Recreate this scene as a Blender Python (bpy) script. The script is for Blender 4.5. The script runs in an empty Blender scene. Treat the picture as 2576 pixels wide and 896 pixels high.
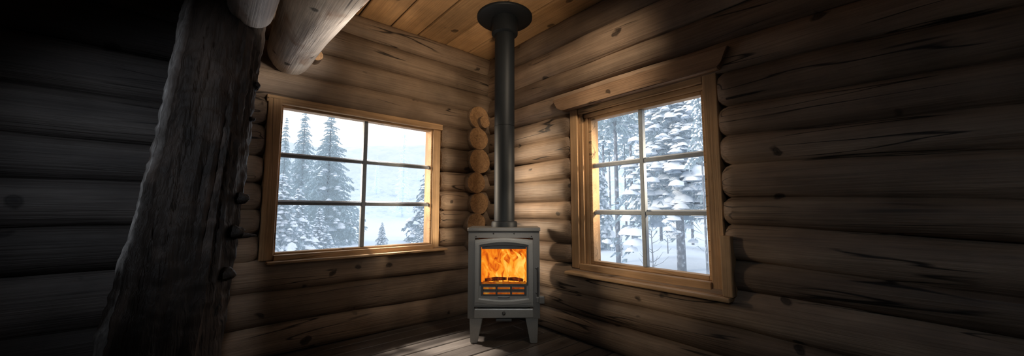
import bpy, bmesh, math, random
from mathutils import Vector, Matrix, noise
random.seed(7)
S = bpy.context.scene
COL = S.collection
S.view_settings.view_transform = 'Standard'
S.view_settings.look = 'None'
PI = math.pi
# ------------------------------------------------------------------ camera
FPX = 890.0
PITCH = math.radians(5.26)
YAW = math.radians(49.4)
F = Vector((math.cos(YAW), math.sin(YAW), 0))
R = Vector((math.sin(YAW), -math.cos(YAW), 0))
CAM = Vector((-2.206, -2.956, 1.0))
UP = Vector((0, 0, 1)) * math.cos(PITCH) - F * math.sin(PITCH)
FP = F * math.cos(PITCH) + Vector((0, 0, 1)) * math.sin(PITCH)
cd = bpy.data.cameras.new('camera'); cam = bpy.data.objects.new('camera', cd); COL.objects.link(cam)
cd.sensor_width = 36; cd.lens = 36 * FPX / 2576; cd.clip_start = .02; cd.clip_end = 500
cam.location = CAM; cam.rotation_euler = (PI / 2 + PITCH, 0, YAW - PI / 2)
S.camera = cam

def ray(u, v):
    return R * (u - 1288) + UP * (448 - v) + FP * FPX
def at(u, v, depth):                    # point at horizontal distance `depth` along the view heading
    d = ray(u, v); return CAM + d * (depth / d.dot(F))
def hit_y(u, v, y):
    d = ray(u, v); return CAM + d * ((y - CAM.y) / d.y)
def hit_x(u, v, x):
    d = ray(u, v); return CAM + d * ((x - CAM.x) / d.x)

# ------------------------------------------------------------------ object helpers
def obj(name, bm, mats, parent=None, smooth=False):
    bmesh.ops.recalc_face_normals(bm, faces=bm.faces)
    me = bpy.data.meshes.new(name); bm.to_mesh(me); bm.free()
    for m in (mats if isinstance(mats, (list, tuple)) else [mats]): me.materials.append(m)
    if smooth:
        for p in me.polygons: p.use_smooth = True
        me.set_sharp_from_angle(angle=math.radians(50))
    o = bpy.data.objects.new(name, me); COL.objects.link(o)
    if parent: o.parent = parent
    return o
def tag(o, label=None, cat=None, group=None, kind=None):
    if label: o['label'] = label
    if cat: o['category'] = cat
    if group: o['group'] = group
    if kind: o['kind'] = kind
    return o
def thing(name, loc, rz=0, **k):
    o = bpy.data.objects.new(name, None); COL.objects.link(o)
    o.location = loc; o.rotation_euler = (0, 0, rz); o.empty_display_size = .1
    return tag(o, **k)
def new(tint=False):
    bm = bmesh.new()
    if tint: bm.verts.layers.float.new('tint')
    return bm
def settint(bm, vs, t):
    L = bm.verts.layers.float.get('tint')
    if L:
        for v in vs: v[L] = t
def box(bm, x0, x1, y0, y1, z0, z1, bev=0.0, tint=1.0, mi=0, seg=2):
    vs = [bm.verts.new((x, y, z)) for x in (x0, x1) for y in (y0, y1) for z in (z0, z1)]
    idx = [(0, 1, 3, 2), (4, 6, 7, 5), (0, 4, 5, 1), (2, 3, 7, 6), (0, 2, 6, 4), (1, 5, 7, 3)]
    fs = [bm.faces.new([vs[i] for i in f]) for f in idx]
    for f in fs: f.material_index = mi
    settint(bm, vs, tint)
    if bev > 0:
        es = list({e for f in fs for e in f.edges})
        r = bmesh.ops.bevel(bm, geom=es, offset=bev, segments=seg, affect='EDGES', profile=.5)
        settint(bm, r['verts'], tint)
def prism(bm, poly, y0, y1, mi=0, tint=1.0):        # polygon in local x,z extruded along y
    a = [bm.verts.new((p[0], y0, p[1])) for p in poly]; b = [bm.verts.new((p[0], y1, p[1])) for p in poly]
    n = len(poly); fs = [bm.faces.new(a), bm.faces.new(b[::-1])]
    for i in range(n): fs.append(bm.faces.new([a[i], b[i], b[(i + 1) % n], a[(i + 1) % n]]))
    for f in fs: f.material_index = mi
    settint(bm, a + b, tint)
def ring(bm, outer, inner, y0, y1):                 # frame between two outlines
    n = len(outer)
    V = [[bm.verts.new((p[0], y, p[1])) for p in o] for y in (y0, y1) for o in (outer, inner)]
    of, inf, ob, ib = V
    for i in range(n):
        j = (i + 1) % n
        bm.faces.new([of[i], of[j], inf[j], inf[i]]); bm.faces.new([ob[j], ob[i], ib[i], ib[j]])
        bm.faces.new([of[j], of[i], ob[i], ob[j]]); bm.faces.new([inf[i], inf[j], ib[j], ib[i]])
def tube(bm, pts, rad, n=14, cap=True, fn=None, tint=1.0, capmi=0, squash=None):
    rings = []
    prev = None
    for i, p in enumerate(pts):
        p = Vector(p)
        t = (Vector(pts[min(i + 1, len(pts) - 1)]) - Vector(pts[max(i - 1, 0)])).normalized()
        if prev is None:
            a = Vector((0, 0, 1)) if abs(t.z) < .9 else Vector((1, 0, 0))
            nx = (a - t * a.dot(t)).normalized()
        else: nx = (prev - t * prev.dot(t)).normalized()
        prev = nx; ny = t.cross(nx)
        r = rad[i] if isinstance(rad, (list, tuple)) else rad
        rg = []
        for k in range(n):
            an = 2 * PI * k / n
            rr = r * (fn(i, an, p) if fn else 1)
            rg.append(bm.verts.new(p + nx * (math.cos(an) * rr) + ny * (math.sin(an) * rr * (squash or 1))))
        settint(bm, rg, tint); rings.append(rg)
    for a, b in zip(rings, rings[1:]):
        for k in range(n): bm.faces.new([a[k], a[(k + 1) % n], b[(k + 1) % n], b[k]])
    if cap:
        for rg in (rings[0][::-1], rings[-1]):
            f = bm.faces.new(rg); f.material_index = capmi
    return rings
def lathe(bm, prof, n=32, cx=0, cy=0):              # prof: (r, z)
    rings = [[bm.verts.new((cx + r * math.cos(2 * PI * k / n), cy + r * math.sin(2 * PI * k / n), z)) for k in range(n)] for r, z in prof]
    for a, b in zip(rings, rings[1:]):
        for k in range(n): bm.faces.new([a[k], a[(k + 1) % n], b[(k + 1) % n], b[k]])
    bm.faces.new(rings[0][::-1]); bm.faces.new(rings[-1])

# ------------------------------------------------------------------ materials
class NT:
    def __init__(s, name):
        s.m = bpy.data.materials.new(name); s.m.use_nodes = True
        s.t = s.m.node_tree; s.n = s.t.nodes; s.b = s.n['Principled BSDF']; s.out = s.n['Material Output']
    def node(s, ty, **k):
        n = s.n.new(ty)
        for a, b in k.items(): setattr(n, a, b)
        return n
    def l(s, a, b): s.t.links.new(a, b)
    def coords(s, sc, rot=(0, 0, 0)):
        c = s.node('ShaderNodeTexCoord'); m = s.node('ShaderNodeMapping')
        m.inputs['Scale'].default_value = sc; m.inputs['Rotation'].default_value = rot
        s.l(c.outputs['Object'], m.inputs['Vector']); return m.outputs[0]
    def noise(s, vec, scale, detail=4, dist=0.0, rough=.55, out='Fac'):
        n = s.node('ShaderNodeTexNoise'); n.inputs['Scale'].default_value = scale
        n.inputs['Detail'].default_value = detail; n.inputs['Distortion'].default_value = dist
        n.inputs['Roughness'].default_value = rough
        s.l(vec, n.inputs['Vector']); return n.outputs[out]
    def ramp(s, fac, stops):
        r = s.node('ShaderNodeValToRGB'); e = r.color_ramp.elements
        while len(e) < len(stops): e.new(.5)
        for i, (p, c) in enumerate(stops):
            e[i].position = p; e[i].color = (*c, 1) if len(c) == 3 else c
        s.l(fac, r.inputs[0]); return r.outputs[0]
    def mix(s, a, b, fac=1.0, mode='MULTIPLY'):
        m = s.node('ShaderNodeMixRGB', blend_type=mode)
        for sock, v in (('Fac', fac), ('Color1', a), ('Color2', b)):
            if hasattr(v, 'links'): s.l(v, m.inputs[sock])
            elif isinstance(v, (tuple, list)): m.inputs[sock].default_value = (*v, 1)
            else: m.inputs[sock].default_value = v
        return m.outputs[0]
    def bump(s, h, st=.3, dist=.02):
        b = s.node('ShaderNodeBump'); b.inputs['Strength'].default_value = st; b.inputs['Distance'].default_value = dist
        s.l(h, b.inputs['Height']); s.l(b.outputs[0], s.b.inputs['Normal'])

def g(v): return (v, v, v)
def wood(name, dark, mid, light, axis='X', tint=False, knots=.8, cracks=.8, rough=.62, bump=.35, freq=1.0, stain=None, worn=None):
    m = NT(name)
    def sc(al, ac):
        ac *= freq
        return {'X': (al, ac, ac), 'Y': (ac, al, ac), 'Z': (ac, ac, al)}[axis]
    n1 = m.noise(m.coords(sc(.6, 4.5)), 1.5, 4, .3)
    col = m.ramp(n1, [(.2, dark), (.5, mid), (.8, light)])
    n2 = m.noise(m.coords(sc(1.8, 100)), 1.0, 3, .2)
    col = m.mix(col, m.ramp(n2, [(.3, g(.7)), (.62, g(1.06))]), .8)
    n4 = m.noise(m.coords((1, 1, 1)), 1.8, 4)
    col = m.mix(col, m.ramp(n4, [(.34, g(.52)), (.62, g(1.12))]), .85)
    if stain:
        n5 = m.noise(m.coords(sc(1.2, 2.5)), 2.2, 5, .6)
        col = m.mix(col, stain, m.ramp(n5, [(.54, g(0)), (.68, g(.8))]), 'MIX')
    if cracks:
        n3 = m.noise(m.coords(sc(.30, 5)), 1.3, 2.5, .25)
        cr = m.ramp(n3, [(.488, g(1)), (.496, g(.06)), (.502, g(.12)), (.508, g(1))])
        msk = m.ramp(m.noise(m.coords((.8, .8, .8)), 2.0, 1), [(.49, g(0)), (.56, g(1))])
        col = m.mix(col, m.mix(g(1), cr, msk, 'MIX'), cracks)
    if knots:
        v = m.node('ShaderNodeTexVoronoi'); v.inputs['Scale'].default_value = 4.7
        wob = m.mix(m.coords(sc(.8, 1.0 / freq)), m.noise(m.coords((1, 1, 1)), 9, 2, 0, .5, 'Color'), .055, 'LINEAR_LIGHT')
        m.l(wob, v.inputs['Vector'])
        kn = m.ramp(v.outputs['Distance'], [(.04, g(.07)), (.08, g(.25)), (.10, g(.12)), (.145, g(1))])
        col = m.mix(col, kn, knots)
    if tint:
        a = m.node('ShaderNodeAttribute'); a.attribute_name = 'tint'
        col = m.mix(col, a.outputs['Fac'], 1.0)
    if worn:  # blends a pale grey streak in by the tint mask
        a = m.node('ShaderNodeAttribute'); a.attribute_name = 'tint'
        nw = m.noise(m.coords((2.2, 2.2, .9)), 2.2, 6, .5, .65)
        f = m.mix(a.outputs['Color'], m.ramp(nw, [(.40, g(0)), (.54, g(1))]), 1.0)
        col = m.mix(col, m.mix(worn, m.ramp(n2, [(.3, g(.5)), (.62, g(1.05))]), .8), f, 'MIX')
    m.l(col, m.b.inputs['Base Color'])
    m.b.inputs['Roughness'].default_value = rough
    m.b.inputs['Specular IOR Level'].default_value = .3
    m.bump(n2, bump, .01)
    return m.m
def plain(name, col, rough=.5, metal=0, var=.12, bump=0, scale=30, spec=.5):
    m = NT(name)
    n = m.noise(m.coords((1, 1, 1)), scale, 4)
    c = m.ramp(n, [(.3, tuple(x * (1 - var) for x in col)), (.7, tuple(min(1, x * (1 + var)) for x in col))])
    m.l(c, m.b.inputs['Base Color']); m.b.inputs['Roughness'].default_value = rough; m.b.inputs['Metallic'].default_value = metal
    m.b.inputs['Specular IOR Level'].default_value = spec
    if bump: m.bump(n, bump, .005)
    return m.m
def endgrain(name, dark, light):
    m = NT(name)
    w = m.noise(m.coords((1, 1, 1)), 38, 3, 1.5)
    col = m.ramp(w, [(.35, dark), (.65, light)])
    m.l(col, m.b.inputs['Base Color']); m.b.inputs['Roughness'].default_value = .75; m.bump(w, .3, .004)
    return m.m

M = {}
LD, LM, LL = (.13, .084, .056), (.255, .174, .115), (.39, .28, .19)
M['log'] = wood('log_wood', LD, LM, LL, 'X', tint=True, knots=.92, cracks=.97, bump=.5, rough=.56)
M['log_dark'] = wood('shaded_log_wood', (.04, .035, .033), (.085, .075, .07), (.17, .152, .14), 'X', tint=True, knots=.8, cracks=.9, bump=.6)  # darker copy of the log wood, shade put into the colour
M['end'] = endgrain('log_end_grain', (.19, .115, .06), (.44, .28, .15))
M['end_lit'] = endgrain('lit_sawn_end_grain', (.26, .14, .062), (.47, .27, .125))  # brighter copy of the end grain, warm light put into the colour
M['ceil'] = wood('ceiling_pine', (.42, .235, .10), (.54, .31, .14), (.64, .39, .19), 'Y', tint=True, knots=.85, cracks=0)
M['floor'] = wood('floor_boards', (.06, .047, .04), (.125, .10, .082), (.20, .165, .135), 'X', tint=True, knots=.4, rough=.36)
M['frameX'] = wood('frame_pine_x', (.32, .18, .085), (.54, .325, .16), (.68, .45, .245), 'X', knots=.85, cracks=.8)
M['frameZ'] = wood('frame_pine_z', (.32, .18, .085), (.54, .325, .16), (.68, .45, .245), 'Z', knots=.85, cracks=.8)
M['header'] = wood('header_board', (.19, .10, .055), (.35, .21, .12), (.46, .29, .17), 'X', knots=.9)
M['beam'] = wood('peeled_beam', (.42, .33, .27), (.66, .57, .49), (.83, .77, .69), 'Y', knots=.92, cracks=.8, stain=(.30, .18, .11))
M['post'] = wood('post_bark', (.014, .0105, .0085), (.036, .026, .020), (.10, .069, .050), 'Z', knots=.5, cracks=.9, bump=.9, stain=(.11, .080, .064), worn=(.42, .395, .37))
M['muntin'] = plain('muntin_paint', (.18, .20, .22), .5)
M['muntin_pale'] = plain('muntin_frosted', (.25, .28, .31), .5)
M['snow'] = plain('snow', (.84, .89, .95), .8, var=.05, scale=3, bump=.4)
M['stove'] = plain('stove_paint', (.16, .156, .147), .32, .35, .06, .08, 120)
M['stove_door'] = plain('stove_door_paint', (.25, .245, .23), .32, .35, .06, .08, 120)
M['stove_dark'] = plain('stove_seam', (.03, .03, .03), .5)
M['pipe'] = plain('flue_paint', (.010, .0125, .015), .5, .0, .1, .05, 60, .22)
M['steel'] = plain('handle_steel', (.10, .10, .10), .3, .7)
M['brick'] = plain('firebox_lining', (.05, .03, .02), .9, 0, .3, .5)
def fire(name, sc, off, st, stops):
    m = NT(name)
    n = m.noise(m.coords((sc, sc, sc * .5), (0, 0, off)), 1, 3.5, 1.6)
    c = m.ramp(n, stops)
    m.b.inputs['Base Color'].default_value = (0, 0, 0, 1); m.b.inputs['Roughness'].default_value = 1
    m.l(c, m.b.inputs['Emission Color']); m.b.inputs['Emission Strength'].default_value = st
    return m.m
FS = [(.30, (.30, .025, .002)), (.44, (.80, .14, .006)), (.57, (1, .30, .014)), (.72, (1, .60, .09))]
M['fire'] = fire('flame', 11, 0, 1.0, FS)
M['fire_hot'] = fire('flame_hot', 9, 0, 1.05, [(.28, (.92, .20, .009)), (.48, (1, .36, .022)), (.66, (1, .66, .12))])
M['ember'] = fire('ember_bed', 14, 1, .38, FS)
M['char'] = fire('charred_wood', 16, 2, .5, [(.40, (.02, .004, .001)), (.55, (.25, .03, .002)), (.7, (.8, .15, .01))])
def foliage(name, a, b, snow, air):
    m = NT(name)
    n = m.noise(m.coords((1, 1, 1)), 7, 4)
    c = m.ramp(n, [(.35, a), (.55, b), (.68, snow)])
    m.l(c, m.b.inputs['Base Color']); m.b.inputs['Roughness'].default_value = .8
    m.b.inputs['Emission Color'].default_value = (.66, .79, .92, 1); m.b.inputs['Emission Strength'].default_value = air   # glow added as painted mist
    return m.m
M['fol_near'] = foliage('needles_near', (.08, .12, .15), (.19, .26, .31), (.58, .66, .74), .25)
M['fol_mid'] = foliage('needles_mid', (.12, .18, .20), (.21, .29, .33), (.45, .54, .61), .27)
M['fol_far'] = foliage('needles_far', (.46, .55, .63), (.56, .65, .73), (.76, .83, .89), .52)  # paler and glowing more with distance, haze painted into the colours
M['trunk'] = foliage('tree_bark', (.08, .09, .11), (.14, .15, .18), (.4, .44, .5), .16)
M['trunk_far'] = foliage('tree_bark_hazy', (.36, .42, .48), (.4, .46, .52), (.6, .66, .72), .46)  # far bark made paler, haze put into the colour

# ------------------------------------------------------------------ log walls
def wall_log(bm, a0, a1, zc, rz, rd, dc, seed, e0=False, e1=False, drop=None, step=.09, n=26):
    L = a1 - a0; ns = max(3, int(L / step))
    s_list = [a0 + L * i / ns for i in range(ns + 1)]
    if e0: s_list = [a0, a0 + .02, a0 + .05] + [s for s in s_list if s > a0 + .07]
    if e1: s_list = [s for s in s_list if s < a1 - .07] + [a1 - .05, a1 - .02, a1]
    tint = .74 + .56 * noise.random()
    rings = []
    for s in s_list:
        k = 1.0
        if e0: k = min(k, .8 + .2 * min(1, (s - a0) / .05) ** .6)
        if e1: k = min(k, .8 + .2 * min(1, (a1 - s) / .05) ** .6)
        zz = zc + .024 * noise.noise((s * .8, seed * 3.1, 0)) - (drop(s, zc) if drop else 0)
        rg = []
        for q in range(n):
            an = 2 * PI * q / n
            cc = math.copysign(abs(math.cos(an)) ** .62, math.cos(an)); ss = math.copysign(abs(math.sin(an)) ** .86, math.sin(an))
            w = 1 + .06 * noise.noise((s * 1.4, seed * 7.7 + math.cos(an) * .8, math.sin(an) * .8)) + .038 * noise.noise((s * 5, seed + math.cos(an) * 4, math.sin(an) * 4))
            rg.append(bm.verts.new((s, dc - cc * rd * k * w, zz + ss * rz * k * w)))
        settint(bm, rg, tint); rings.append(rg)
    for a, b in zip(rings, rings[1:]):
        for q in range(n): bm.faces.new([a[q], a[(q + 1) % n], b[(q + 1) % n], b[q]])
    for rg in (rings[0][::-1], rings[-1]):
        f = bm.faces.new(rg); f.material_index = 1
def log_wall(name, label, a0, a1, rows, opening=None, rz=0, loc=(0, 0, 0), seed=1, drop=None, step=.07, rd=.115, mat='log'):
    noise.seed_set(seed)
    bm = new(True); z = 0
    for i, h in enumerate(rows):
        zc = z + h / 2; s = seed * 10 + i
        if opening and opening[2] - .02 < zc < opening[3] + .02:
            wall_log(bm, a0, opening[0], zc, h * .55, rd, rd, s, False, True, drop, step)
            wall_log(bm, opening[1], a1, zc, h * .55, rd, rd, s + .5, True, False, drop, step)
        else: wall_log(bm, a0, a1, zc, h * .55, rd, rd, s, False, False, drop, step)
        z += h
    box(bm, a0, opening[0] - .02 if opening else a1, rd, rd + .05, 0, z, 0, .5)          # chinking core keeps daylight out
    if opening:
        box(bm, opening[1] + .02, a1, rd, rd + .05, 0, z, 0, .5)
        box(bm, opening[0] - .02, opening[1] + .02, rd, rd + .05, 0, opening[2] - .04, 0, .5); box(bm, opening[0] - .02, opening[1] + .02, rd, rd + .05, opening[3] + .04, z, 0, .5)
    o = obj(name, bm, [M[mat], M['end']], None, True)
    o.location = loc; o.rotation_euler = (0, 0, rz)
    return tag(o, label, 'wall', kind='structure')
H = 2.64
random.seed(12)
def courses(total, n):
    w = [random.uniform(.84, 1.16) for _ in range(n)]; s = sum(w); return [total * x / s for x in w]
rowsL = courses(.66, 3) + courses(1.14, 6) + courses(.84, 4)
rowsR = courses(.57, 3) + courses(1.242, 7) + courses(.828, 4)
OPL = (-1.93, -.535, .66, 1.80)
OPR = (1.085, 2.205, .57, 1.812)
wl = log_wall('wall_left', 'round log wall around the wide window beside the leaning post', -3.75, .24, rowsL, OPL, 0, (0, 0, 0), 3)
def drop(a, zc): return .055 * max(0, (a - 2.3)) * math.sin(PI * min(1, zc / 2.6))
wr = log_wall('wall_right', 'round log wall around the taller window with the flared header', -.24, 4.4, rowsR, OPR, -PI / 2, (0, 0, 0), 5, drop)
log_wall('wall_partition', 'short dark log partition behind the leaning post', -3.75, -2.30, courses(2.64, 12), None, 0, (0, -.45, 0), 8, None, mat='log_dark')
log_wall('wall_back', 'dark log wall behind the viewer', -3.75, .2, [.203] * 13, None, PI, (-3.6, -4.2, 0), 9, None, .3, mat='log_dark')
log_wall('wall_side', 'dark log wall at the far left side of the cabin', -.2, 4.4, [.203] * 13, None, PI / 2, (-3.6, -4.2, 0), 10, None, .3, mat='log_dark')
# log ends stacked at the corner
def stub(u, v, rpx, mat, y=-.13):
    c = hit_y(u, v, y); r = rpx * (c - CAM).dot(F) / FPX * .97
    bm = new(True)
    tube(bm, [(c.x, .06, c.z), (c.x, y + .012, c.z), (c.x, y, c.z)], [r, r, r * .96], 28, True, lambda i, an, p: 1 + .09 * noise.noise((math.cos(an) * 1.2, math.sin(an) * 1.2, v * .7)), .85, 1)
    return obj('log_end', bm, [M['log'], mat], wl, False)
for u, v, r, y in ((1206, 296, 31, -.035), (1205, 349, 30, -.05), (1208, 405, 33, -.042), (1199, 460, 28, -.06), (1206, 512, 29, -.045), (1199, 563, 28, -.055), (1203, 614, 29, -.045)):
    stub(u, v, r, M['end_lit'], y)
tag(stub(1220, 307, 16, M['end_lit'], -.08), 'small pale round log end')
tag(stub(797, 137, 16, M['end_lit'], -.10), 'small round peg end under the ceiling beam')

# ------------------------------------------------------------------ floor and ceiling
bm = new(True); y = -4.35; random.seed(3)
while y < .15:
    w = random.uniform(.13, .17); x = -3.75 - random.uniform(0, 1.0)
    while x < .15:
        L = random.uniform(1.6, 2.6)
        box(bm, max(x, -3.75), min(x + L - .003, .2), y, y + w - .011, -.04, random.uniform(-.003, 0), .004, random.uniform(.65, 1.3), 0, 1)
        x += L
    y += w
box(bm, -3.8, .25, -4.4, .25, -.14, -.04, 0, .1)
tag(obj('floor', bm, M['floor']), 'dark worn plank floor under the stove', 'floor', kind='structure')
bm = new(True); x = -3.75
while x < .12:
    w = random.uniform(.25, .30)
    box(bm, x, x + w - .016, -4.4, .2, H, H + .03, .010, random.uniform(.75, 1.15), 0, 2); x += w
box(bm, -3.9, .3, -4.5, .3, H + .03, H + .15, 0, .04)
tag(obj('ceiling', bm, M['ceil']), 'orange pine board ceiling above the corner', 'ceiling', kind='structure')

# ------------------------------------------------------------------ windows  (local: x along wall, y outwards, z up)
w1 = thing('window_1', (0, 0, 0), 0, label='wide six-pane window with pale pine frame left of the stove', cat='window', kind='structure')
A0, A1, A2, A3 = -1.925, -1.842, -.622, -.545
bm = new(); box(bm, A0, A1, .01, .20, .655, 1.80, .006); box(bm, A0 - .14, A0 + .02, .13, .19, .62, 1.84); obj('jamb', bm, M['frameZ'], w1)
bm = new(); box(bm, A2, A3, .035, .20, .655, 1.80, .006); box(bm, A3 - .02, A3 + .14, .13, .19, .62, 1.84); obj('jamb', bm, M['frameZ'], w1)
bm = new(); box(bm, A0 - .01, A3 + .01, .012, .20, 1.768, 1.822, .006); obj('head', bm, M['frameX'], w1)
bm = new(); box(bm, A1, A2, .0, .20, .64, .690, .005); obj('bottom_rail', bm, M['frameX'], w1)
bm = new(); box(bm, A0 + .04, A3 + .05, -.05, .02, .634, .652, .006); obj('sill', bm, M['frameX'], w1)
bm = new()
for a in ((A1, A1 + .014), (A2 - .014, A2)): box(bm, a[0], a[1], .05, .12, .690, 1.765, .003)
for z in ((.690, .704), (1.750, 1.768)): box(bm, A1 + .014, A2 - .014, .05, .12, z[0], z[1], .003)
obj('sash', bm, M['frameX'], w1)
def muntins(w, a0, a1, z0, z1, d, wv, wh, m):
    c = (a0 + a1) / 2
    bm = new(); box(bm, c - wv / 2, c + wv / 2, d - .02, d + .02, z0, z1, .005); obj('muntin', bm, m, w)
    for i in (1, 2):
        z = z0 + (z1 - z0) * i / 3
        bm = new()
        box(bm, a0, c - wv / 2, d - .016, d + .016, z - wh / 2, z + wh / 2, .004); box(bm, c + wv / 2, a1, d - .016, d + .016, z - wh / 2, z + wh / 2, .004)
        obj('muntin', bm, m, w)
        bm = new(); box(bm, a0 + .005, c - wv / 2, d + .006, d + .035, z + wh / 2, z + wh / 2 + .012, .005); box(bm, c + wv / 2, a1 - .005, d + .006, d + .035, z + wh / 2, z + wh / 2 + .012, .005)
        obj('snow_ridge', bm, M['snow'], w)
muntins(w1, A1 + .014, A2 - .014, .704, 1.750, .085, .034, .026, M['muntin'])

w2 = thing('window_2', (0, 0, 0), -PI / 2, label='tall six-pane window with flared header board right of the stove', cat='window', kind='structure')
bm = new(); box(bm, 1.09, 1.165, .02, .12, .55, 1.83, .006); box(bm, .95, 1.11, .13, .19, .54, 1.84); obj('jamb', bm, M['frameZ'], w2)
bm = new(); box(bm, 1.165, 1.205, .04, .2, .55, 1.82, .005); box(bm, 1.205, 1.24, .06, .2, .55, 1.82, .004); obj('jamb_liner', bm, M['frameZ'], w2)
bm = new(); box(bm, 2.12, 2.20, .03, .2, .52, 1.83, .006); box(bm, 2.17, 2.40, .11, .19, .5, 1.86); obj('jamb', bm, M['frameZ'], w2)
bm = new(); box(bm, 2.195, 2.25, -.035, .04, .53, .86, .006); obj('corner_block', bm, M['frameZ'], w2)
bm = new(); box(bm, 1.165, 2.12, .03, .2, 1.775, 1.82, .005); box(bm, 1.2, 2.12, .055, .2, 1.74, 1.775, .004); obj('head_liner', bm, M['frameX'], w2)
bm = new(); prism(bm, [(1.05, 1.82), (2.23, 1.82), (2.25, 1.85), (2.29, 1.935), (.94, 1.935), (.99, 1.85)], -.03, .03)
bmesh.ops.bevel(bm, geom=bm.edges[:], offset=.005, segments=2, affect='EDGES'); obj('header', bm, M['header'], w2)
bm = new(); box(bm, 1.165, 2.12, .02, .2, .54, .588, .006); obj('bottom_rail', bm, M['frameX'], w2)
bm = new(); box(bm, 1.08, 2.24, -.065, .04, .505, .53, .008); obj('sill', bm, M['frameX'], w2)
bm = new()
for a in ((1.24, 1.268), (2.094, 2.12)): box(bm, a[0], a[1], .07, .13, .588, 1.74, .004)
for z in ((.588, .615), (1.714, 1.74)): box(bm, 1.268, 2.094, .07, .13, z[0], z[1], .004)
obj('sash', bm, M['frameX'], w2)
muntins(w2, 1.268, 2.094, .615, 1.714, .10, .032, .026, M['muntin_pale'])

# ------------------------------------------------------------------ leaning post and beams
noise.seed_set(21)
pt, pb = at(580, 0, 1.75), at(412, 896, 1.42)
dv = (pt - pb) / (pt.z - pb.z)
base = pb - dv * pb.z; top = pb + dv * (H - .05 - pb.z)
bm = new(True); NS = 260
pts = []; rad = []
for i in range(NS + 1):
    s = i / NS; p = base.lerp(top, s)
    p += Vector((.014 * noise.noise((0, 0, s * 5)), .014 * noise.noise((9, 0, s * 5)), 0)); pts.append(p - base); rad.append(.178 - .034 * s)
def barkfn(i, an, p):
    c, s = math.cos(an), math.sin(an)
    a = noise.noise((c * 3.5, s * 3.5, p.z * .9)); b = noise.noise((c * 9, s * 9, p.z * 2.2)); k = noise.noise((c * 1.8, s * 1.8, p.z * 4.5)); q = noise.noise((c * 3, s * 3, p.z * 18)); r = noise.noise((c * 6, s * 6, p.z * 34))
    return 1 + .14 * (abs(a) * 1.6 - .4) + .06 * b + .10 * max(0, k - .1) + .04 * q + .034 * r
rgs = tube(bm, pts, rad, 96, True, barkfn)
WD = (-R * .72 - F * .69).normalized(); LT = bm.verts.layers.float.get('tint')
for i, rg in enumerate(rgs):                          # paler streak along one side
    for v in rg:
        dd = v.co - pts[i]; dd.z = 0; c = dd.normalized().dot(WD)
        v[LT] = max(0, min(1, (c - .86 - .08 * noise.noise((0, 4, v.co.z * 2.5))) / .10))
post = thing('log_post', base, 0, label='thick dark leaning log post with knotty split bark', cat='post')
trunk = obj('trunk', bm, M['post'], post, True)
def knob(u, v, depth, r, l=.02):
    c = at(u, v, depth) - base; bm = new(True)
    d = (R * 1 - F * .25).normalized()
    tube(bm, [c - d * .06, c - d * .02, c + d * l * .3, c + d * l * .8, c + d * l], [r * 1.4, r * 1.2, r * .95, r * .6, r * .3], 14, True, lambda i, an, p: 1 + .5 * noise.noise((p * 22) + Vector((math.cos(an) * 1.3, math.sin(an) * 1.3, 0))), 0)
    obj('branch_stub', bm, M['post'], post, True)
for u, v, dp, r, l in ((642, 215, 1.72, .022, .022), (614, 500, 1.6, .020, .026), (598, 585, 1.55, .024, .03), (608, 592, 1.56, .011, .08), (578, 690, 1.5, .022, .022), (632, 300, 1.7, .014, .022)):
    knob(u, v, dp, r, l)
tA = at(632, 22, 1.68) - base
bm = new(True); pts = [tA + Vector((0, .06, -.03)), tA + Vector((0, .04, -.005)), tA, tA + Vector((0, -.5, .01)), tA + Vector((0, -1.2, .02))]
tube(bm, pts, [.05, .082, .095, .1, .1], 24, True, lambda i, an, p: 1 + .05 * noise.noise((math.cos(an), math.sin(an), p.y * 3)), .8)
obj('tie_log', bm, M['beam'], post, True)
bm = new(); c = hit_y(733, 142, -.05); pts = []; rad = []
for i in range(60):
    yv = .1 - 4.4 * i / 59
    pts.append(Vector((c.x + .012 * noise.noise((yv, 3, 0)), yv, c.z + .03 + .012 * noise.noise((yv, 8, 0))))); rad.append(.135 + .05 * min(1, i / 22))
tube(bm, pts, rad, 40, True, lambda i, an, p: 1 + .06 * noise.noise((math.cos(an) * 1.5, math.sin(an) * 1.5, p.y * 2)) + .03 * noise.noise((math.cos(an) * 5, math.sin(an) * 5, p.y * 5)))
tag(obj('ceiling_beam', bm, M['beam'], None, True), 'pale peeled round log beam below the ceiling, running over the wide window', 'beam')

# ------------------------------------------------------------------ stove
SD = 2.76
sp = CAM + F * SD + R * ((1268 - 1288) / FPX * SD); sp.z = 0
stove = thing('wood_stove', sp, YAW - PI / 2, label='grey cast metal wood stove with glass door and lit fire', cat='stove')
W = .275; DEP = .27
bm = new()
box(bm, -W, -W + .018, .02, DEP, .185, .835, .004); box(bm, W - .018, W, .02, DEP, .185, .835, .004)
box(bm, -W + .018, W - .018, DEP - .015, DEP, .185, .835); box(bm, -W + .018, W - .018, .03, DEP, .185, .20); box(bm, -W + .018, W - .018, .03, DEP - .015, .80, .83)
for sx in (-1, 1): prism(bm, [(sx * W, .185), (sx * W, .835), (sx * (W - .05), .835), (sx * (W - .05), .185)], .008, .03)
box(bm, -W + .05, W - .05, .008, .03, .79, .835); box(bm, -W + .05, W - .05, .008, .03, .268, .292); box(bm, -W + .05, W - .05, .015, .03, .185, .2)
obj('body', bm, M['stove'], stove)
bm = new(); box(bm, -W - .006, W + .006, -.006, DEP + .01, .838, .870, .007, seg=3); obj('top_plate', bm, M['stove'], stove)
bm = new(); box(bm, -W + .004, W - .004, .004, DEP, .828, .839); obj('top_gasket', bm, M['stove_dark'], stove)
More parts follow.
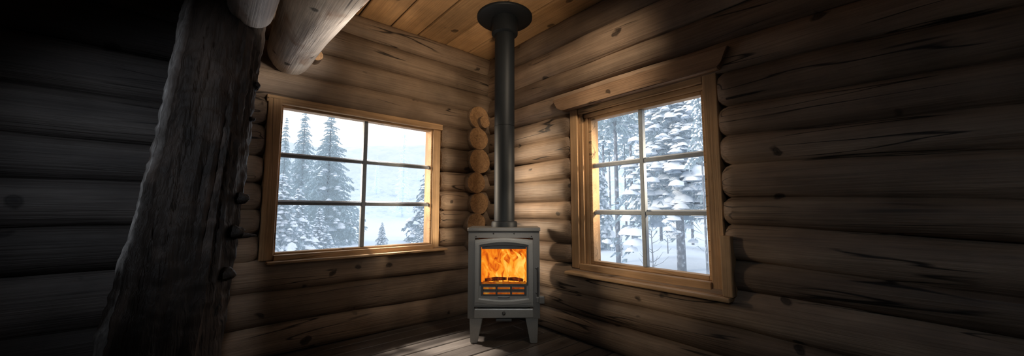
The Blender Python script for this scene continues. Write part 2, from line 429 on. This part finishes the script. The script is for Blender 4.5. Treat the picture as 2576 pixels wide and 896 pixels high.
for x, z in ((-.08, .822), (.08, .822), (-.215, .80), (.215, .80)):
    bm = new(); bmesh.ops.create_uvsphere(bm, u_segments=12, v_segments=8, radius=.006, matrix=Matrix.Translation((x, .008, z))); obj('rivet', bm, M['stove_dark'], stove, True)
def outline(x, z0, z1, arch, n=12, low=0.0):
    p = []
    for i in range(n): p.append((-x + 2 * x * i / n, z0 - low * math.sin(PI * i / n)))
    for i in range(n): p.append((x, z0 + (z1 - z0) * i / n))
    for i in range(n):
        t = i / n; p.append((x - 2 * x * t, z1 + arch * math.sin(PI * t)))
    for i in range(n): p.append((-x, z1 + (z0 - z1) * i / n))
    return p
door = new()
ring(door, outline(.222, .285, .775, .014), outline(.174, .442, .738, .012), -.012, .012)
d = obj('door', door, M['stove_door'], stove)
bm = new(); ring(bm, outline(.209, .316, .755, .026, 12, .020), outline(.190, .336, .738, .024, 12, .018), -.034, -.012)
bmesh.ops.bevel(bm, geom=[e for e in bm.edges if e.calc_face_angle(0) > .8], offset=.006, segments=2, affect='EDGES'); obj('moulding', bm, M['stove_door'], d)
bm = new(); ring(bm, outline(.184, .434, .738, .018), outline(.173, .444, .722, .016), -.02, -.006); obj('glass_trim', bm, M['stove_dark'], d)
bm = new(); box(bm, -.17, .17, .006, .012, .705, .74); obj('baffle', bm, M['stove_dark'], d)
bm = new()
xs = [-.172, -.155, -.062, -.048, .048, .062, .155, .172]
for a, b in ((0, 1), (2, 3), (4, 5), (6, 7)): box(bm, xs[a], xs[b], -.022, -.012, .36, .436, .003)
for z0, z1 in ((.358, .370), (.390, .408), (.428, .438)): box(bm, -.155, .155, -.020, -.012, z0, z1, .003)
obj('grille', bm, M['stove_dark'], d)
bm = new()
for a, b in ((1, 2), (3, 4), (5, 6)):
    for z0, z1 in ((.370, .390), (.408, .428)): box(bm, xs[a], xs[b], -.0155, -.0125, z0, z1 - .008)
tag(obj('slot_glow', bm, M['ember'], d), 'glowing orange air slots')
bm = new(); box(bm, -.045, .045, -.025, -.012, .343, .352, .003); obj('catch_plate', bm, M['steel'], d)
bm = new(); tube(bm, [(.255, -.045, .36), (.255, -.047, .46), (.255, -.045, .575)], [.006, .007, .006], 12)
tube(bm, [(.255, -.045, .56), (.245, .01, .56)], .005, 10); tube(bm, [(.255, -.045, .375), (.245, .01, .375)], .005, 10); obj('handle', bm, M['steel'], d, True)
bm = new(); box(bm, .264, .308, -.025, .03, .30, .355, .006); box(bm, .245, .285, -.01, .02, .305, .345, .004); obj('latch', bm, M['stove'], stove)
bm = new(); box(bm, -.225, .225, -.012, .012, .192, .262, .008); dr = obj('ash_drawer', bm, M['stove_door'], stove)
bm = new(); bmesh.ops.create_uvsphere(bm, u_segments=16, v_segments=10, radius=.014, matrix=Matrix.Translation((0, -.028, .232))); tube(bm, [(0, -.03, .232), (0, -.01, .232)], .006, 10); obj('knob', bm, M['stove_dark'], dr, True)
bm = new(); box(bm, -.06, .06, -.0, .06, .165, .184, .003); obj('air_slide', bm, M['stove_dark'], stove)
for sx in (-1, 1):
    for y0 in (.02, DEP - .07):
        bm = new()
        tp = [(sx * .262, .185), (sx * .165, .185), (sx * .200, .0), (sx * .254, .0)]
        prism(bm, tp, y0, y0 + .05); bmesh.ops.bevel(bm, geom=bm.edges[:], offset=.004, segments=2, affect='EDGES'); obj('leg', bm, M['stove_door'], stove)
bm = new(); lathe(bm, [(.105, .870), (.105, .90), (.098, .915), (.09, .915)], 32, 0, .115); obj('flue_collar', bm, M['pipe'], stove, True)
bm = new(); box(bm, -.2, .2, DEP - .035, DEP - .016, .29, .80); box(bm, -.255, -.2, .035, DEP - .02, .21, .80); box(bm, .2, .255, .035, DEP - .02, .21, .80); box(bm, -.2, .2, .035, DEP - .04, .40, .43); obj('firebox_lining', bm, M['brick'], stove)
# fire and firewood inside
fr = thing('fire', sp + Vector((0, 0, .43)) + F * .12, YAW - PI / 2, label='orange and yellow fire burning inside the stove', cat='fire')
random.seed(11); noise.seed_set(4)
bm = new(); NX, NZ = 60, 50; gr = []
for i in range(NX + 1):
    row = []
    for j in range(NZ + 1):
        x = -.19 + .38 * i / NX; z = .0 + .33 * j / NZ
        yy = .06 + .05 * noise.noise((x * 14 + z * 3, z * 5, 1)) + .02 * noise.noise((x * 30, z * 12, 2)) - .05 * (1 - z / .33)
        row.append(bm.verts.new((x, yy, z)))
    gr.append(row)
for i in range(NX):
    for j in range(NZ): bm.faces.new([gr[i][j], gr[i + 1][j], gr[i + 1][j + 1], gr[i][j + 1]])
tag(obj('flames', bm, M['fire'], fr, True), kind='stuff')
def flame(bm, x, y, h, w, seed):
    pts = []; rad = []
    for i in range(16):
        s = i / 15
        pts.append((x + .05 * s * noise.noise((seed, s * 3.5, 0)) * 1.6, y + .01 * noise.noise((seed, 5, s * 2)), h * s))
        rad.append(max(.0012, w * (math.sin(PI * min(1, .22 + s * .78))) ** 1.1 * (1 + .5 * noise.noise((seed * 2, s * 6, 3)))))
    tube(bm, pts, rad, 12, True, None, 1, 0, .5)
bm = new()
for x, h, w in ((-.10, .10, .02), (-.03, .17, .018), (.015, .25, .022), (.06, .22, .026), (.10, .27, .026), (.14, .24, .022)): flame(bm, x, -.03 + random.uniform(-.015, .015), h, w, 40 + x * 190)
tag(obj('hot_flames', bm, M['fire_hot'], fr, True), kind='stuff')
bm = new(); box(bm, -.17, .17, -.07, .04, .0, .012, .004); obj('ember_bed', bm, M['ember'], fr)
for k, (x0, z0, x1, z1, y0, lb) in enumerate(((-.15, .03, .02, .04, -.055, 'charred firewood log lying low on the embers at the left'), (.03, .038, .15, .028, -.055, 'charred firewood log lying on the embers at the right'))):
    bm = new(); tube(bm, [(x0, y0, z0), ((x0 + x1) / 2, y0 + .005, (z0 + z1) / 2 + .004), (x1, y0, z1)], [.012, .015, .011], 14, True, lambda i, an, p: 1 + .12 * noise.noise((math.cos(an) * 2, math.sin(an) * 2, p.x * 12)))
    o = tag(obj('firewood_log', bm, M['char'], None, True), lb, 'firewood', 'firewood in the stove')
    o.location = fr.location; o.rotation_euler = fr.rotation_euler

pc = sp + F * .115
pipe = thing('flue_pipe', (pc.x, pc.y, .9), 0, label='black upright flue pipe rising from the stove to the ceiling', cat='flue pipe')
bm = new(); lathe(bm, [(.083, .018), (.083, .785), (.0825, .79)], 48); obj('lower_pipe', bm, M['pipe'], pipe, True)
bm = new(); lathe(bm, [(.0834, .792), (.0834, .80), (.0830, .804), (.0830, 1.62)], 48); obj('upper_pipe', bm, M['pipe'], pipe, True)
bm = new(); lathe(bm, [(.088, 1.575), (.110, 1.585), (.111, 1.60), (.111, 1.715)], 48); obj('collar', bm, M['pipe'], pipe, True)
bm = new(); lathe(bm, [(.113, 1.714), (.228, 1.718), (.234, 1.724), (.234, 1.739)], 56); obj('ceiling_flange', bm, M['pipe'], pipe, True)

# ------------------------------------------------------------------ outdoors
noise.seed_set(2)
def ghz(x, y):
    d = math.hypot(x + 1, y + 1)
    t = max(0, min(1, (d - 26) / 45)); t = t * t * (3 - 2 * t)
    return -.5 + .22 * noise.noise((x * .22, y * .22, 0)) * min(1, d / 8) + .08 * noise.noise((x * .9, y * .9, 4)) + t * 13.5 + t * 2.2 * noise.noise((x * .05, y * .05, 7))
bm = new(); N = 150; G = []
for i in range(N + 1):
    row = []
    for j in range(N + 1):
        a, b = (i / N * 2 - 1), (j / N * 2 - 1)
        x = 10 + 75 * math.copysign(abs(a) ** 1.5, a); y = 10 + 75 * math.copysign(abs(b) ** 1.5, b)
        row.append(bm.verts.new((x, y, ghz(x, y))))
    G.append(row)
for i in range(N):
    for j in range(N): bm.faces.new([G[i][j], G[i + 1][j], G[i + 1][j + 1], G[i][j + 1]])
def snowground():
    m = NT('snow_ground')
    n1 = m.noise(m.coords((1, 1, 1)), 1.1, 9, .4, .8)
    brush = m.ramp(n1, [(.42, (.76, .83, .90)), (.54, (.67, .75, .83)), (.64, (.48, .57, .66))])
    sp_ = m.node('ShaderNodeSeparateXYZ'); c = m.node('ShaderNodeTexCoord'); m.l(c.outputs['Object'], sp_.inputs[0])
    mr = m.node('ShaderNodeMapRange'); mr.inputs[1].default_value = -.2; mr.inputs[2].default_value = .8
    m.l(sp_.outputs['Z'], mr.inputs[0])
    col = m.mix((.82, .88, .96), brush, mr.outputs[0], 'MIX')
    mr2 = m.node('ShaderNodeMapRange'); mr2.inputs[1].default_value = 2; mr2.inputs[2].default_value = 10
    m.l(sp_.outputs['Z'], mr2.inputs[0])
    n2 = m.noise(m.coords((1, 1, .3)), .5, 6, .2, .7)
    col = m.mix(col, m.ramp(n2, [(.4, (.60, .665, .72)), (.6, (.69, .74, .785))]), mr2.outputs[0], 'MIX')  # upper slope fades to pale blue-grey, haze put into the colour
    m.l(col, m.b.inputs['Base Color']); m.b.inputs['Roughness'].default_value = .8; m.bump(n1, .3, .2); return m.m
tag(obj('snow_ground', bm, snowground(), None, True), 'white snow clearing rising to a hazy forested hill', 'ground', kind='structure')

def pad(sb, c, rx, d, sd, th):                        # a soft lump of snow
    rs = []
    for rr, hh in ((1.0, -.35), (.72, .55)):
        row = []
        for k in range(6):
            an = PI / 3 * k + rr; w = random.uniform(.75, 1.2)
            row.append(sb.verts.new(c + d * (math.cos(an) * rx * 1.25 * rr * w) + sd * (math.sin(an) * rx * rr * w) + Vector((0, 0, th * hh * random.uniform(.7, 1.2)))))
        rs.append(row)
    t = sb.verts.new(c + Vector((0, 0, th)))
    for k in range(6):
        j = (k + 1) % 6
        sb.faces.new([rs[0][k], rs[0][j], rs[1][j], rs[1][k]]); sb.faces.new([rs[1][k], rs[1][j], t])
def spruce(h, Rb, seed, levels, droop, snow, start=.06, twig=.26, nbm=8, lump=.13, tr=.016):
    random.seed(seed); fb, sb, tb = new(), new(), new()
    tube(tb, [(0, 0, -.3), (0, 0, h * .4), (0, 0, h * .98)], [h * tr, h * tr * .7, .01], 10)
    for li in range(levels):
        t = (li + random.random() * .6) / levels; z = h * (start + (1 - start) * t)
        r = Rb * (1 - t) ** .85 * random.uniform(.72, 1.12) + .06
        nb = max(4, int(nbm * (1 - t) + 4)); a0 = random.random() * 6
        for b in range(nb):
            an = a0 + 2 * PI * (b + random.uniform(-.4, .4)) / nb
            d = Vector((math.cos(an), math.sin(an), 0)); sd = Vector((-d.y, d.x, 0)); L = r * random.uniform(.55, 1.15)
            dr = droop * random.uniform(.6, 1.4)
            def P(s): return d * (L * s) + Vector((0, 0, z + L * (.14 * s - dr * s * s)))
            for k in range(11):
                s = .1 + .9 * k / 10; w = L * twig * (1.05 - .65 * s) + .03
                for sg in (-1, 1):
                    pk = P(s) + d * random.uniform(-.04, .04) * L
                    tip = pk + d * w * random.uniform(.25, .7) + sd * sg * w * random.uniform(.35, .9) + Vector((0, 0, -w * random.uniform(.25, 1.0)))
                    hw = .018 + .022 * L
                    fb.faces.new([fb.verts.new(pk - d * hw), fb.verts.new(pk + d * hw), fb.verts.new(tip + d * hw * .4), fb.verts.new(tip - d * hw * .4)])
            if random.random() < snow:
                for k in range(random.choice((3, 4, 5))):
                    s = random.uniform(.2, 1.0); rx = (L * lump + .02) * random.uniform(.6, 1.3) * (1.15 - .4 * s)
                    pad(sb, P(s) + sd * random.uniform(-.5, .5) * L * .22 * (1.1 - .4 * s) + Vector((0, 0, .01)), rx, d, sd, rx * random.uniform(.35, .65))
    return [(n, me) for n, me in (('trunk', tb), ('foliage', fb), ('snow_cover', sb))]
PROTO = {}; HT = {}
def tree_proto(key, mats, name, *a, **k):
    out = []
    for (n, b), m in zip(spruce(*a, **k), mats):
        me = bpy.data.meshes.new(key + '_' + n); b.to_mesh(me); b.free(); me.materials.append(m)
        if n != 'foliage':
            for p in me.polygons: p.use_smooth = True
        if len(me.polygons): out.append((n, me))
    PROTO[key] = (name, out); HT[key] = a[0]
tree_proto('mid', (M['trunk'], M['fol_mid'], M['snow']), 'spruce_tree', 6, 1.5, 1, 56, .42, .08, nbm=11)
tree_proto('heavy', (M['trunk'], M['fol_near'], M['snow']), 'spruce_tree', 9, 1.9, 2, 46, .72, .97, start=.22, nbm=10, lump=.16)
tree_proto('bush', (M['trunk'], M['fol_near'], M['snow']), 'young_fir', 2.4, 1.0, 3, 24, .55, .9, start=.03, nbm=9)
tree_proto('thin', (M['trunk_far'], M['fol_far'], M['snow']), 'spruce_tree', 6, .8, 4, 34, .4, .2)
tree_proto('pole', (M['trunk'], M['fol_mid'], M['snow']), 'pine_tree', 9, 1.0, 6, 22, .5, .8, start=.46, tr=.011)
def plant(key, u, depth, vtop, wscale, label, group=None, rot=0):
    name, parts = PROTO[key]
    p = at(u, 500, depth); z0 = ghz(p.x, p.y); ht = at(u, vtop, depth).z - z0
    o = thing(name, (p.x, p.y, z0), rot, label=label, cat='tree', group=group)
    s = ht / HT[key]; o.scale = (s * wscale, s * wscale, s)
    for n, me in parts:
        c = bpy.data.objects.new(n, me); COL.objects.link(c); c.parent = o
GL = 'spruces outside the wide window'
plant('mid', 824, 15.5, 282, 1.05, 'grey-green spruce, broadest tree seen through the wide window', GL, 0)
plant('mid', 757, 20, 272, .65, 'slim grey spruce between the broad spruce and the wide window\'s left edge', GL, 1)
plant('mid', 710, 12.4, 292, .42, 'grey spruce cut by the left edge of the wide window', GL, 2)
GB = 'snowy young firs outside the wide window'
plant('bush', 708, 7.6, 430, .75, 'snow-loaded young fir in the lower left of the wide window', GB, 0)
plant('bush', 752, 10, 470, .75, 'snow-loaded young fir in front of the slim grey spruce', GB, 1)
plant('bush', 806, 12.6, 520, .9, 'snow-loaded young fir at the foot of the broad spruce', GB, 2)
plant('bush', 680, 6.0, 540, .9, 'low snowy fir nearest the wide window\'s lower left corner', GB, 3)
plant('bush', 1074, 18, 425, .8, 'snowy fir at the right edge of the wide window', GB, 4)
plant('bush', 1066, 12, 545, 1.0, 'small snowy fir in the lower right of the wide window', GB, 5)
plant('bush', 964, 15, 558, .7, 'tiny snowy shrub in the middle of the clearing', GB, 1)
GD = 'pale distant spruces'
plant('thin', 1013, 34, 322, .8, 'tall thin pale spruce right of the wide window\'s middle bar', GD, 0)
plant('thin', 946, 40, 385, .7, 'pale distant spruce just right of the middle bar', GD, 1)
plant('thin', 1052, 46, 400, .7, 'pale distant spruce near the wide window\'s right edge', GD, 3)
GR = 'trees outside the tall window'
plant('heavy', 1708, 9.5, -30, .95, 'large spruce with heavy snow on drooping branches in the tall window', GR, .4)
plant('heavy', 1818, 13.2, 60, .8, 'snow-laden spruce at the right edge of the tall window', GR, 2)
plant('pole', 1552, 11, -40, .8, 'dark straight pine trunk in the left panes of the tall window', GR, 0)
plant('pole', 1738, 16.5, 90, .6, 'dark pine trunk below the heavy snowy branches', GR, 1)
plant('pole', 1771, 7.0, 40, .4, 'thick dark pine trunk by the right edge of the tall window', GR, 2)
plant('pole', 1590, 16.5, 60, .7, 'thin pine trunk just left of the tall window\'s middle bar', GR, 3)
plant('pole', 1520, 19.5, 100, .7, 'thin pine trunk left of the dark straight pine', GR, 4)
plant('pole', 1660, 18, 120, .7, 'thin pine trunk just right of the tall window\'s middle bar', GR, 5)
plant('pole', 1535, 25, 190, .6, 'slender pine trunk far behind the dark straight pine', GR, 5)
plant('pole', 1574, 22, 180, .6, 'slender pine trunk between the dark straight pine and the middle bar', GR, 2)
plant('bush', 1498, 14, 330, .5, 'tall snowy fir at the left edge of the tall window', GR, 4)
random.seed(5)
for i in range(15):
    plant('thin', 1480 + i * 24 + random.uniform(-5, 5), 26 + 6 * ((i * 2) % 5) + random.uniform(-1, 1), random.uniform(150, 330), random.uniform(.6, .8), 'pale hazy spruce in the distant woods beyond the tall window', 'frosted spruces of the distant woods', random.random() * 6)
def sapling(u, depth, vtop, label, seed):
    random.seed(seed); p = at(u, 500, depth); z0 = ghz(p.x, p.y); h = at(u, vtop, depth).z - z0
    bm = new(); tube(bm, [(0, 0, -.1), (.01, 0, h * .5), (0, .01, h)], [.02, .014, .004], 8)
    for k in range(16):
        z = h * random.uniform(.25, .95); a = random.random() * 6.3; L = h * .32 * (1.1 - z / h)
        tube(bm, [(0, 0, z), (math.cos(a) * L * .6, math.sin(a) * L * .6, z + L * .3), (math.cos(a) * L, math.sin(a) * L, z + L * .7)], [.007, .005, .002], 5)
    o = tag(obj('sapling', bm, M['trunk']), label, 'tree', 'bare saplings'); o.location = (p.x, p.y, z0)
sapling(1636, 7.0, 565, 'dark bare sapling in the snow by the tall window\'s middle bar', 1)
sapling(1560, 12, 590, 'small bare sapling in the snow behind the left bottom pane', 2)
sapling(1675, 12, 540, 'slim bare sapling in the snow right of the dark sapling', 3)

# ------------------------------------------------------------------ light
wd = bpy.data.worlds.new('world'); S.world = wd; wd.use_nodes = True
nt = wd.node_tree; bg = nt.nodes['Background']
tc = nt.nodes.new('ShaderNodeTexCoord'); sx = nt.nodes.new('ShaderNodeSeparateXYZ'); rp = nt.nodes.new('ShaderNodeValToRGB')
nt.links.new(tc.outputs['Generated'], sx.inputs[0]); nt.links.new(sx.outputs['Z'], rp.inputs[0]); nt.links.new(rp.outputs[0], bg.inputs[0])
e = rp.color_ramp.elements; e[0].position = .1; e[0].color = (1, .975, .93, 1); e[1].position = .8; e[1].color = (.72, .82, .96, 1)
bg.inputs[1].default_value = 1.5
def light(name, ty, loc, target=None, energy=10, col=(1, 1, 1), size=.2, angle=60, blend=1):
    l = bpy.data.lights.new(name, ty); o = bpy.data.objects.new(name, l); COL.objects.link(o); o.location = loc
    l.energy = energy; l.color = col
    if ty == 'SPOT': l.spot_size = math.radians(angle); l.spot_blend = blend; l.shadow_soft_size = size
    if target is not None: o.rotation_euler = (Vector(target) - Vector(loc)).to_track_quat('-Z', 'Y').to_euler()
    return o
s = light('sun', 'SUN', (0, 8, 9), None, 3.5, (1, .90, .76)); s.data.angle = math.radians(14)
s.rotation_euler = Vector((.80, -.50, -.18)).to_track_quat('-Z', 'Y').to_euler()
for nm, c, sz, rot in (('portal', (-1.23, .22, 1.22), (1.3, 1.15), Vector((0, -1, 0))), ('portal', (.22, -1.68, 1.17), (.95, 1.2), Vector((-1, 0, 0)))):
    l = bpy.data.lights.new(nm, 'AREA'); l.shape = 'RECTANGLE'; l.size, l.size_y = sz; l.cycles.is_portal = True
    o = bpy.data.objects.new(nm, l); COL.objects.link(o); o.location = c; o.rotation_euler = rot.to_track_quat('-Z', 'Z').to_euler()
light('window_fill_spot', 'SPOT', (-1.5, 1.0, 2.9), (-.86, -.62, 0), 3000, (1, .95, .88), .12, 14)  # added spot outside the wide window, throws a light patch on the floor
light('window_fill_spot', 'SPOT', (.85, -3.1, 1.5), (.08, -1.24, 1.2), 600, (1, .80, .56), .15, 28)  # unseen spot added outside the tall window to brighten its left jamb
light('window_fill_spot', 'SPOT', (-2.3, 1.4, 1.55), (0, -.74, 1.12), 1000, (1, .80, .57), .4, 32)  # unseen spot added outside to light the wall strip beside the flue
light('warm_up', 'SPOT', (-2.0, -2.95, .9), (-.75, -.38, 2.65), 225, (1, .80, .58), .25, 42)  # this and the spots below are unseen fill lights, added to brighten the room
light('warm_wall', 'SPOT', (-.62, -2.1, 2.56), (.0, -.75, 1.5), 68, (1, .82, .62), .12, 80)
light('warm_left', 'SPOT', (-1.15, -1.1, 2.56), (-.75, .0, 1.85), 15, (1, .80, .58), .1, 80)
light('soft_stove', 'SPOT', (-2.35, -3.0, 1.35), tuple(sp + Vector((0, 0, .55))), 100, (1, .98, .94), .3, 22)
light('beam_light', 'SPOT', (-.85, -2.2, 1.75), (-1.68, -.75, 2.12), 330, (1, .93, .85), .1, 28)
light('cool_left', 'SPOT', (-3.3, -2.3, 1.95), (-2.46, -.98, 1.3), 36, (.80, .88, 1), .1, 50)
light('cool_right', 'SPOT', (-2.6, -3.4, 2.2), (0, -2.7, 1.2), 22, (.62, .79, 1), .3, 90)
